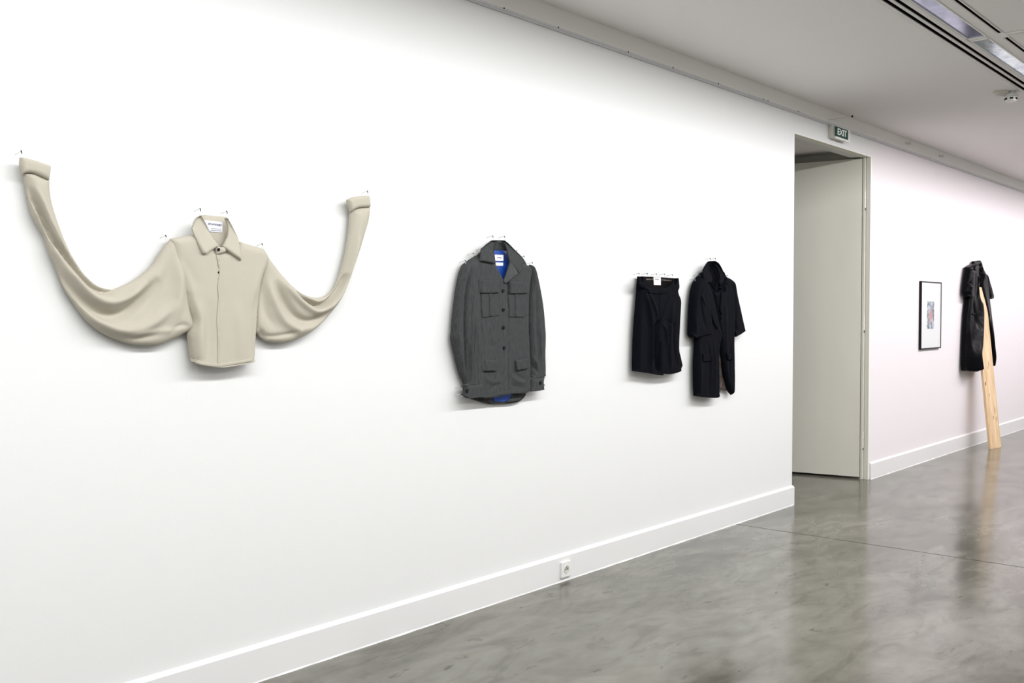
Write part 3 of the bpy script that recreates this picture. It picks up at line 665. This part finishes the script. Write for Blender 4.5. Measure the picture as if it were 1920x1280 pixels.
jq = Cloth('sleeve', slv2, M['grey'], jk, off=.030, A=.030, r=.025, hem=702, res=.005, corner=45, seed=14, folds=[
    ([(1003, 530), (1006, 580), (1008, 640), (1009, 690)], 'g', -0.0120, .010, .3), ([(993, 655), (1000, 672), (1008, 690)], 'g', 0.0150, .008, .35),
    ([(994, 675), (1002, 690), (1010, 700)], 'g', -0.0120, .005, .35), ([(1012, 600), (1013, 650), (1015, 690)], 'g', 0.0090, .007, .3)])
cf1 = Cloth('cuff', [(868.5, 720), (885, 718.5), (903, 716.3), (904, 727), (906.3, 743.3), (890, 744.6), (874.7, 746.2), (868, 740.6), (869.5, 731)], M['grey'], jk, off=.048, A=.022, r=.02, res=.0045, corner=30, seed=15, hem=737)
cb1 = Cloth('cuff_seam', [(868.4, 720), (903, 716.3), (903.2, 719.3), (869, 723)], M['greylight'], jk, base=cf1, lift=.002, A=.0015, r=.004, res=.004, corner=20)
cf2 = Cloth('cuff', [(993, 708), (1006, 706), (1019.5, 703.5), (1017.2, 714), (1018, 729.8), (1005, 732), (992.5, 733.3)], M['grey'], jk, off=.044, A=.020, r=.02, res=.0045, corner=30, seed=16, hem=727)
cb2 = Cloth('cuff_seam', [(993, 707.6), (1019.4, 703.4), (1019, 706.6), (993, 711)], M['greylight'], jk, base=cf2, lift=.002, A=.0015, r=.004, res=.004, corner=20)
# pockets
def pocket(base, pts, lift=.0035, A=.0012, nm='pocket', m='grey'): return Cloth(nm, pts, M[m], jk, base=base, lift=lift, A=A, r=.006, res=.005, corner=25, sub=2, wr=(.0006, 20))
p1 = pocket(jf, [(902, 545), (935.6, 545), (936, 591.5), (920, 593.5), (905.5, 596), (903, 580)])
pocket(p1, [(917, 549), (923, 549), (922, 592.5), (919, 593)], .0025, .001, 'pocket_pleat')
f1 = pocket(jf, [(895.8, 524), (915, 525), (934.8, 524), (936.2, 549), (915, 549.6), (896.5, 549.4)], .012, .003, 'pocket_flap')
p2 = pocket(jr, [(952, 545), (989, 545), (989, 590), (981, 594.5), (952, 594.2)])
pocket(p2, [(966, 549), (972, 549), (971, 594), (967, 594)], .0025, .001, 'pocket_pleat')
f2 = pocket(jr, [(952.4, 526), (970, 527.5), (990.3, 527.8), (990, 549.8), (970, 550.6), (954.4, 550.5)], .012, .003, 'pocket_flap')
f3 = pocket(jf, [(904, 674), (931, 675.6), (931.8, 695.4), (904, 696.2)], .011, .002, 'pocket_flap')
f4 = pocket(jr, [(967.7, 675.8), (991.4, 670), (991.4, 690.4), (970, 694.8)], .011, .002, 'pocket_flap')
Cloth('hem', [(904, 741), (921.6, 738.6), (938.8, 734.5), (951, 733.4), (951, 738.6), (938.8, 740.8), (921.6, 744.8), (906, 746.2)], M['grey'], jk, base=jf, lift=.002, A=.001, r=.004, res=.005, corner=30)
Cloth('hem', [(949.5, 733), (960, 731.4), (976, 731), (993, 724), (993, 729), (988, 734), (976, 737.2), (957.5, 737.8), (949.5, 738.8)], M['grey'], jk, base=jr, lift=.002, A=.001, r=.004, res=.005, corner=30)
for (px, py, r) in ((943.6, 545, .0088), (944.2, 580.5, .0085), (944.4, 614, .0090), (945.6, 652, .0090)): button(jk, jf, px, py, r, lift=.003)
button(jk, cf1, 877.5, 732.8, .0092); button(jk, cf2, 1013.8, 717.5, .0085)
# collar
nk = Cloth('collar_stand', [(923, 450.4), (935, 450), (947, 450.4), (953, 459), (955, 471), (940, 469.6), (926, 469.4), (918, 462)], M['grey'], jk, off=.028, A=.006, r=.015, res=.005, back=.022, corner=35)
Cloth('collar', [(925.5, 450.4), (914, 458.5), (904.4, 467), (899.5, 488.6), (913, 491), (927.8, 494.4), (928, 482), (927, 468), (931, 458), (934, 450.6)], M['grey'], jk, off=.068, A=.005, r=.010, res=.0045, back='thin', corner=35, seed=17, tilt=(-.026, .006))
Cloth('collar', [(944, 450.5), (948, 451), (955.4, 456.5), (968, 470), (978, 481), (984, 489.5), (976.5, 498), (978.6, 506), (972, 512.6), (966, 504), (957.5, 492.4), (954, 480), (951, 464)], M['grey'], jk, off=.064, A=.006, r=.010, res=.0045, back='thin', corner=35, seed=18, tilt=(-.022, .004))
Cloth('lapel', [(957, 491.5), (966, 503), (972, 512.8), (960.6, 521.8), (947.3, 532.2), (944.6, 527), (951, 510)], M['greylight'], jk, off=.068, A=.004, r=.008, res=.0045, back='thin', corner=35, seed=19)
l1 = Cloth('label', [(927.8, 477.3), (944.3, 477.8), (944, 489), (928.6, 488.6)], M['tagw'], jk, off=.0335, A=.0005, r=.004, res=.006, wr=(0, 1), sub=2, corner=20, back=.030)
Cloth('label', [(929.4, 491.8), (943.6, 492.2), (943.2, 498.2), (930.4, 498)], M['tagw'], jk, off=.0335, A=.0005, r=.004, res=.006, wr=(0, 1), sub=2, corner=20, back=.030)
q = W(936.2, 483.2, .0345); text('SITUATIONIST', 'lettering', q[0], q[1], -.0346, .0075, M['ink'], jk, sx=.62, ext=.0003)

# ------------------------------------------------------------------ black shorts
c0 = W(1230, 700)
sh = thing('shorts', (c0[0], -.03, c0[1]), 'pair of black wide leg shorts pinned by the waistband to the wall', 'shorts')
Cloth('back_panel', [(1197.7, 518), (1230, 519), (1262.4, 521.2), (1266, 545), (1268, 640), (1262, 692), (1240, 694), (1196, 690), (1190, 640), (1196, 540)], M['navyin'], sh, off=.030, A=.006, r=.02, res=.012, back=.018, corner=40)
bm = bmesh.new()
Cloth('waist_facing', [(1203, 522.2), (1228, 522.6), (1259, 525.2), (1259, 527.2), (1228, 525.2), (1203, 524.8)], M['brown'], sh, off=.038, A=.001, r=.005, res=.008, back=.030, corner=40, sub=2)
legs = [(1197.7, 518.2), (1201, 520), (1204, 528), (1211, 536), (1222, 540), (1234, 541.4), (1246, 540.5), (1255, 537), (1260, 530), (1261.5, 522), (1263.6, 521.4), (1265.4, 538.5), (1267.8, 549), (1272.3, 562), (1272, 580), (1271, 598), (1268.7, 651.7), (1272, 668), (1276, 686), (1270.5, 694), (1257, 699.3), (1244.5, 700.8), (1235.8, 698.6), (1234.6, 703.2), (1221, 700.2), (1186, 695.2), (1186.6, 669.7), (1188.6, 615.8), (1193, 562), (1196, 535)]
sb = Cloth('legs', legs, M['navy'], sh, off=.036, A=.034, r=.035, hem=691, rim=546, res=.0065, corner=40, seed=21, folds=[
    ([(1233.6, 545), (1234, 570), (1234.6, 600)], 'g', -.010, .004, .15), ([(1235, 598), (1230, 620), (1230, 655), (1234, 702)], 'g', -.034, .022, .2),
    ([(1237, 640), (1236, 670), (1235.6, 702)], 'g', -.022, .008, .2),
    ([(1205, 540), (1214, 575), (1220, 620), (1218, 700)], 'g', .020, .016, .25), ([(1207, 535), (1224, 570), (1234, 600)], 'g', .011, .010, .3),
    ([(1198, 560), (1196, 620), (1195, 690)], 'g', -.010, .012, .3), ([(1258, 545), (1246, 575), (1236, 602)], 'g', .013, .010, .3),
    ([(1262, 560), (1256, 600), (1254, 660), (1258, 698)], 'g', .014, .014, .3), ([(1240, 605), (1247, 620), (1250, 650)], 'g', .012, .008, .35),
    ([(1264, 590), (1262, 640), (1268, 690)], 'g', -.008, .010, .3), ([(1246, 600), (1255, 606), (1266, 612)], 'g', -.006, .008, .4)])
Cloth('waistband', [(1197.7, 518.2), (1201, 520), (1204, 528), (1211, 536), (1222, 540), (1234, 541.4), (1246, 540.5), (1255, 537), (1260, 530), (1261.5, 522), (1263.6, 521.4), (1265.4, 538), (1256, 547.5), (1246, 550.5), (1234, 551.6), (1222, 550), (1208, 545.5), (1196.6, 535)], M['navy'], sh, base=sb, lift=.004, A=.002, r=.008, res=.006, corner=40)
sl = Cloth('label', [(1225.6, 519.4), (1239, 519.8), (1239, 534.4), (1226.4, 534)], M['tagw'], sh, off=.0405, A=.0006, r=.004, res=.006, wr=(0, 1), sub=2, corner=20, back=.038)
sl.obj['label'] = 'white waistband label'
q = W(1232.4, 523.6, .0435); text('SITUATIONIST', 'lettering', q[0], q[1], -.0413, .0095, M['ink'], sh, sx=.7, ext=.0003)

# ------------------------------------------------------------------ black frock coat
c0 = W(1337, 744)
fc = thing('coat', (c0[0], -.03, c0[1]), 'long black short sleeved coat with brown lining hanging next to the shorts', 'coat')
Cloth('back_panel', [(1318, 512), (1332, 492), (1344, 492), (1360, 522), (1372, 560), (1371, 640), (1304, 640), (1310, 560)], M['navy'], fc, off=.022, A=.004, r=.02, res=.010, back=.014, corner=45)
Cloth('lining', [(1335, 615), (1360, 615), (1371, 640), (1371, 690), (1364, 733), (1356, 731.5), (1350, 729), (1343, 727), (1325, 730), (1325, 650)], M['brown'], fc, off=.026, A=.004, r=.02, res=.010, back=.014, wr=(.006, 22), corner=45)
Cloth('collar_stand', [(1331, 490.6), (1341, 488.8), (1348, 494), (1356, 509), (1358, 520), (1350, 540), (1341, 548), (1331, 530), (1324, 508)], M['navy'], fc, off=.026, A=.008, r=.02, res=.006, back=.018, corner=40)
fL = [(1320, 508), (1312, 514), (1305, 524), (1308, 560), (1306, 610), (1303, 632), (1301.5, 662.5), (1300.3, 680.6), (1300.6, 715), (1301.5, 741.8), (1320.8, 744.7), (1338, 745), (1343, 741), (1345, 733), (1344.8, 696.5), (1344.5, 662.5), (1347, 640), (1349.5, 627), (1344, 605), (1338, 575), (1332, 548), (1327, 536), (1330, 515), (1326, 505)]
fa = Cloth('front_panel', fL, M['navy'], fc, off=.036, A=.030, r=.030, hem=736, res=.0065, back=.03, corner=42, seed=22, folds=[
    ([(1310, 640), (1312, 690), (1312, 742)], 'g', .008, .016, .3), ([(1326, 640), (1330, 690), (1328, 744)], 'g', -.008, .014, .3),
    ([(1338, 640), (1340, 690), (1338, 742)], 'g', .006, .010, .3)])
fR = [(1356, 509), (1359.3, 518.7), (1371, 528), (1374, 545), (1374.5, 600), (1373, 640), (1374, 700), (1373.6, 735), (1370.6, 740), (1363.8, 731), (1358, 713), (1354.7, 696.5), (1351, 670), (1348.4, 645), (1344, 615), (1337, 570), (1334, 545), (1340, 548), (1347, 544), (1354, 528)]
fb = Cloth('front_panel', fR, M['navy'], fc, off=.034, A=.028, r=.025, res=.0065, back=.028, corner=42, seed=23, folds=[
    ([(1358, 560), (1360, 620), (1362, 690)], 'g', .006, .014, .3), ([(1369, 640), (1367, 690), (1369, 730)], 'g', -.005, .010, .3)])
s1 = Cloth('sleeve', [(1319, 511), (1311, 517), (1304.5, 523), (1298, 533.4), (1293.6, 556), (1291.3, 587.8), (1290, 626.3), (1293.6, 633), (1305, 629), (1320.8, 625.4), (1328.7, 624.6), (1327, 600), (1325, 583), (1321.5, 556), (1319, 530)], M['navy'], fc, off=.034, A=.046, r=.035, hem=622, res=.006, corner=45, seed=24, folds=[
    ([(1316, 530), (1312, 560), (1316, 590), (1322, 620)], 'g', -.010, .008, .35), ([(1305, 535), (1302, 580), (1304, 625)], 'g', .008, .010, .3),
    ([(1310, 545), (1316, 562), (1322, 575)], 'g', .010, .006, .4), ([(1298, 560), (1296, 600), (1299, 628)], 'g', -.006, .007, .3)])
Cloth('sleeve_lining', [(1292, 626), (1306, 624), (1324, 621), (1322, 625.5), (1314, 631.5), (1304, 632.5), (1295, 634.5)], M['brown'], fc, off=.026, A=.003, r=.01, res=.006, back=.02, wr=(.004, 50))
s2 = Cloth('sleeve', [(1360, 518.5), (1367, 523), (1373.4, 529), (1377.4, 551.5), (1384.2, 583), (1388, 600), (1392.4, 618.4), (1386, 622.5), (1379.7, 626.5), (1371.7, 631), (1370.5, 600), (1368, 560), (1364, 535)], M['navy'], fc, off=.030, A=.036, r=.03, hem=616, res=.006, corner=45, seed=25, folds=[
    ([(1372, 545), (1376, 580), (1381, 618)], 'g', .008, .009, .3), ([(1367, 556), (1374, 566), (1380, 570)], 'g', -.006, .006, .4)])
Cloth('sleeve_lining', [(1373, 628), (1381, 620), (1391.4, 615), (1391.8, 619.4), (1381, 627.4), (1374, 632)], M['brown'], fc, off=.024, A=.003, r=.01, res=.006, back=.018)
cl = Cloth('collar', [(1332, 490), (1336, 489), (1335, 497), (1333, 510), (1335, 523), (1331, 532), (1327.6, 529.6), (1323, 535), (1319.4, 522), (1320.6, 506.5), (1326, 497)], M['navy'], fc, off=.070, A=.008, r=.012, res=.005, back='thin', corner=38, seed=26, tilt=(-.03, .006))
Cloth('collar', [(1340, 488.8), (1344, 490), (1351.6, 498.3), (1356.4, 508.5), (1360, 519), (1355, 530), (1350, 536), (1347, 530), (1350, 518), (1347, 504), (1341, 495)], M['navy'], fc, off=.068, A=.008, r=.012, res=.005, back='thin', corner=38, seed=27, tilt=(-.03, .004))
Cloth('lapel', [(1322, 536), (1326, 530), (1328.6, 538), (1332, 549), (1337.5, 575), (1343.5, 605), (1346, 618), (1337, 602), (1329, 574), (1325, 553)], M['navy'], fc, base=fa, lift=.007, A=.003, r=.012, res=.005, corner=38)
Cloth('lapel', [(1354, 537), (1358, 531), (1365, 538), (1362, 555), (1356, 582), (1351, 600), (1349.5, 590), (1351.5, 562)], M['navy'], fc, base=fb, lift=.007, A=.003, r=.012, res=.005, corner=38)
Cloth('pocket_flap', [(1318.5, 663.5), (1336.8, 663.5), (1336.8, 677.5), (1318.5, 677.8)], M['navy'], fc, base=fa, lift=.006, A=.002, r=.006, res=.005, sub=2, corner=25)
Cloth('pocket_flap', [(1361.5, 661), (1373.4, 664), (1373.2, 675.4), (1364.6, 674)], M['navy'], fc, base=fb, lift=.008, A=.003, r=.006, res=.005, sub=2, corner=25)

# ------------------------------------------------------------------ black leather coat and leaning pine board
c0 = W(1825, 695)
lc = thing('leather_coat', (c0[0], -.03, c0[1]), 'long black leather coat with short sleeves hanging open over a wooden board', 'coat')
Cloth('back_panel', [(1816, 500), (1826, 492), (1836, 491), (1846, 514), (1853, 560), (1859, 620), (1862, 664), (1838, 690), (1812, 690), (1814, 580)], M['leather'], lc, off=.018, A=.004, r=.03, res=.02, back=.010, corner=45)
Cloth('collar_stand', [(1824.6, 489.8), (1836.8, 488), (1839.8, 494), (1841, 510), (1836, 528), (1830, 520), (1825, 500)], M['leather'], lc, off=.035, A=.02, r=.03, res=.010, back=.02, corner=40)
LB = .100
la = Cloth('front_panel', [(1815, 501), (1825.4, 494.8), (1832, 494), (1833, 515), (1834.5, 531), (1833, 538), (1834.8, 554), (1839.6, 571.6), (1842, 591), (1840.7, 616.5), (1838, 645.8), (1837, 665), (1838, 680), (1839.8, 691.5), (1834, 693), (1826.9, 696.4), (1820, 695), (1808.3, 694.8), (1809.5, 660), (1811, 620), (1813.2, 587), (1816, 558), (1817, 530)], M['leather'], lc, off=.058, A=.030, r=.05, res=.010, back='follow', corner=45, seed=31, wr=(.004, 9), hem=690, folds=[
    ([(1834, 534), (1834.8, 554), (1839.6, 571.6), (1842, 591), (1840.7, 616.5), (1838, 645.8), (1837, 665), (1839.5, 692)], 'e', .125, .07),
    ([(1828, 510), (1831, 530), (1832, 560)], 'g', .02, .02, .3), ([(1824, 560), (1828, 590), (1830, 620)], 'g', -.02, .03, .3),
    ([(1816, 600), (1817, 650), (1816, 692)], 'g', .02, .03, .3)])
lr = Cloth('front_panel', [(1838.6, 493), (1841.5, 503), (1847.4, 515), (1850, 530), (1852.6, 560), (1855.4, 583), (1860, 616.5), (1863, 645), (1865.4, 668), (1865.4, 686), (1861.6, 663), (1856.6, 628), (1851.4, 599), (1845, 568), (1837.8, 537), (1837.5, 520), (1836.5, 500)], M['leather'], lc, off=.058, A=.03, r=.05, res=.010, back='follow', corner=45, seed=32, wr=(.0015, 9), folds=[
    ([(1837.8, 537), (1845, 568), (1851.4, 599), (1856.6, 628), (1861.6, 663), (1865.4, 686)], 'e', .125, .12)])
Cloth('sleeve', [(1814.2, 501.3), (1811.3, 520.8), (1809.6, 535), (1808.6, 548), (1810.3, 556.4), (1816, 555.4), (1822.4, 554), (1823.8, 540), (1824.5, 520), (1822, 504)], M['leather'], lc, off=.055, A=.055, r=.05, res=.008, back=.03, corner=45, seed=33, wr=(.006, 14), hem=551, folds=[
    ([(1811, 536), (1816, 533), (1822, 542)], 'g', .015, .012, .3), ([(1813, 528), (1817, 528), (1822, 534)], 'g', -.012, .01, .3), ([(1818, 505), (1818, 525), (1816, 550)], 'g', .01, .02, .3)])
Cloth('sleeve', [(1845, 512), (1847.6, 515), (1851, 527), (1855, 541), (1858.2, 554), (1857, 558), (1852, 560.4), (1848.6, 550), (1845.6, 532)], M['leather'], lc, off=.05, A=.045, r=.05, res=.008, back=.03, corner=45, seed=34, wr=(.005, 14), hem=556)
Cloth('lapel', [(1827, 497), (1830.5, 496), (1832.4, 512), (1833.6, 530), (1832.6, 534), (1829.5, 526), (1828.4, 512)], M['leather'], lc, base=la, lift=.010, A=.006, r=.02, res=.008, wr=(0, 1))
Cloth('lapel', [(1838, 498), (1839.6, 499), (1842.4, 508), (1841.4, 522), (1838.6, 533), (1838.2, 520)], M['leather'], lc, base=lr, lift=.010, A=.006, r=.02, res=.008, wr=(0, 1))
Cloth('pocket_welt', [(1825, 587), (1838, 588), (1838, 590.5), (1825, 590)], M['leather'], lc, base=la, lift=.013, A=.002, r=.01, res=.008, sub=2, wr=(0, 1))
# board: foot on the floor, head leaning behind the coat fronts
f0 = HZ(1857.8, 842.3, 0); f1_ = HZ(1882.6, 837, 0)
foot = Vector((f0[0], f0[1], 0)); fr_ = Vector((f1_[0], f1_[1], 0)); wv = (fr_-foot); BW = .27; wv = wv.normalized()*BW
tt = W(1827.5, 537, .048); top = Vector((tt[0], -.048, tt[1]))
ax = (top-foot); BL = ax.length; ax.normalize(); wd = (wv-ax*wv.dot(ax)).normalized()*BW; nn = ax.cross(wd).normalized()
if nn.y < 0: nn = -nn
bm = bmesh.new(); TK = .026; vs = []
for k in range(2):
    for (s_, t_) in ((0, 0), (1, 0), (1, 1), (0, 1)):
        vs.append(bm.verts.new(foot+ax*BL*k+wd*s_+nn*TK*t_))
for f in ((0, 1, 2, 3), (7, 6, 5, 4), (0, 4, 5, 1), (1, 5, 6, 2), (2, 6, 7, 3), (3, 7, 4, 0)): bm.faces.new([vs[i] for i in f])
for v in vs[:4]: v.co.z = max(0.0, v.co.z) if abs(v.co.z) > .02 else 0.0
bmesh.ops.bevel(bm, geom=bm.edges[:], offset=.0015, segments=1, affect='EDGES')
bd = thing('wooden_board', (foot.x, foot.y, 0), 'tall pale pine board leaning against the wall through the leather coat', 'wooden board')
frombm('plank', bm, M['pine'], bd)
for (u, v, ru, rv) in ((.03, .40, .012, .022), (.14, .19, .007, .02), (.20, .235, .006, .035), (.215, .18, .006, .03), (.16, .52, .006, .03), (.13, .50, .005, .02), (.10, .33, .005, .015)):
    p = foot+ax*BL*v+wd*(u/.27)-nn*.0008; bm = bmesh.new()
    ring = [bm.verts.new(p+wd.normalized()*ru*math.cos(a)+ax*rv*math.sin(a)) for a in [k*math.pi/7 for k in range(14)]]
    ring2 = [bm.verts.new(q_.co+nn*.0012) for q_ in ring]
    bm.faces.new(ring); bm.faces.new(ring2[::-1])
    for k in range(14): bm.faces.new((ring[k], ring[(k+1) % 14], ring2[(k+1) % 14], ring2[k]))
    frombm('knot', bm, M['knot'], bd)

# ------------------------------------------------------------------ nails that carry the clothes
def nail(px, py, label, group, off=.040, drop=9, side=0, r=.0011):
    """px,py: the bent dark tip"""
    x, z = W(px, py, off); t = thing('nail', (x, 0, z), label, 'nail', group)
    bm = bmesh.new(); addtube(bm, [(x, .002, z-.007), (x, -off, z)], r, 6); frombm('shaft', bm, M['pinshaft'], t)
    zl = W(px, py+drop, off)[1]
    bm = bmesh.new(); k = (z-zl)*.45
    addtube(bm, [(x, -off+.002, z+.001), (x+.001*side, -off-.001, z-k*.3), (x+.002*side, -off-.002, z-k)], .0023, 6, .0014); frombm('clip', bm, M['black'], t)
    bm = bmesh.new(); rr = max(.0025, k*.5)
    zc = (z-k+zl)/2; hz_ = (z-k-zl)/2+.002
    addtube(bm, [(x+rr*math.sin(a), -off-.002, zc+hz_*math.cos(a)) for a in [i*2*math.pi/10 for i in range(11)]], .0006, 5); frombm('wire_loop', bm, M['string'], t)
    return t
g = 'nails holding the cream shirt'
for (px, py, d, lab) in ((40, 283, 12, 'nail and clip above the raised cuff at the far left of the cream shirt'), (311, 441.5, 8, 'nail and clip at the left shoulder of the cream shirt'),
                         (375.5, 391, 12, 'nail and clip on the left side of the cream shirt collar'), (425.5, 396, 11, 'nail and clip on the right side of the cream shirt collar'),
                         (491.5, 457, 7, 'nail and clip at the right shoulder of the cream shirt'), (689, 358, 10, 'nail and clip above the raised right cuff of the cream shirt')):
    nail(px, py, lab, g, drop=d)
g = 'nails holding the grey jacket'
for (px, py, d, lab) in ((924, 442, 8, 'left nail of the two above the grey jacket collar'), (946, 442.5, 8, 'right nail of the two above the grey jacket collar'),
                         (903.5, 465.5, 4, 'top nail of the three along the left shoulder of the grey jacket'), (887.5, 474.5, 5, 'middle nail of the three along the left shoulder of the grey jacket'),
                         (872.5, 488.5, 5, 'bottom nail of the three along the left shoulder of the grey jacket'), (969, 469.5, 4, 'top nail of the three along the right shoulder of the grey jacket'),
                         (982.5, 480, 5, 'middle nail of the three along the right shoulder of the grey jacket'), (998, 492, 5, 'bottom nail of the three along the right shoulder of the grey jacket'),
                         (865, 724.5, 4, 'upper nail beside the left cuff of the grey jacket'), (865, 739, 4, 'lower nail beside the left cuff of the grey jacket'),
                         (1020.5, 707, 4, 'upper nail beside the right cuff of the grey jacket'), (1020.5, 721, 4, 'lower nail beside the right cuff of the grey jacket')):
    nail(px, py, lab, g, drop=d, r=.0013)
g = 'nails holding the black shorts'
for (px, py, w_) in ((1198, 512, 'leftmost'), (1213.5, 512, 'second from left'), (1231, 513, 'middle'), (1246, 513, 'second from right'), (1260.5, 514.5, 'rightmost')):
    nail(px, py, '%s of the five nails along the black shorts waistband' % w_, g, drop=6, r=.0016)
g = 'nails holding the black coat'
for (px, py, d, lab) in ((1332, 484, 6, 'left nail of the two above the black coat collar'), (1341.5, 484, 6, 'right nail of the two above the black coat collar'),
                         (1317, 506, 4, 'top nail of the three along the left shoulder of the black coat'), (1310.5, 513.5, 5, 'middle nail of the three along the left shoulder of the black coat'),
                         (1303, 522, 4, 'bottom nail of the three along the left shoulder of the black coat'), (1363.5, 516, 4, 'upper nail of the two on the right shoulder of the black coat'),
                         (1370, 524.5, 4, 'lower nail of the two on the right shoulder of the black coat')):
    nail(px, py, lab, g, drop=d, r=.0016)
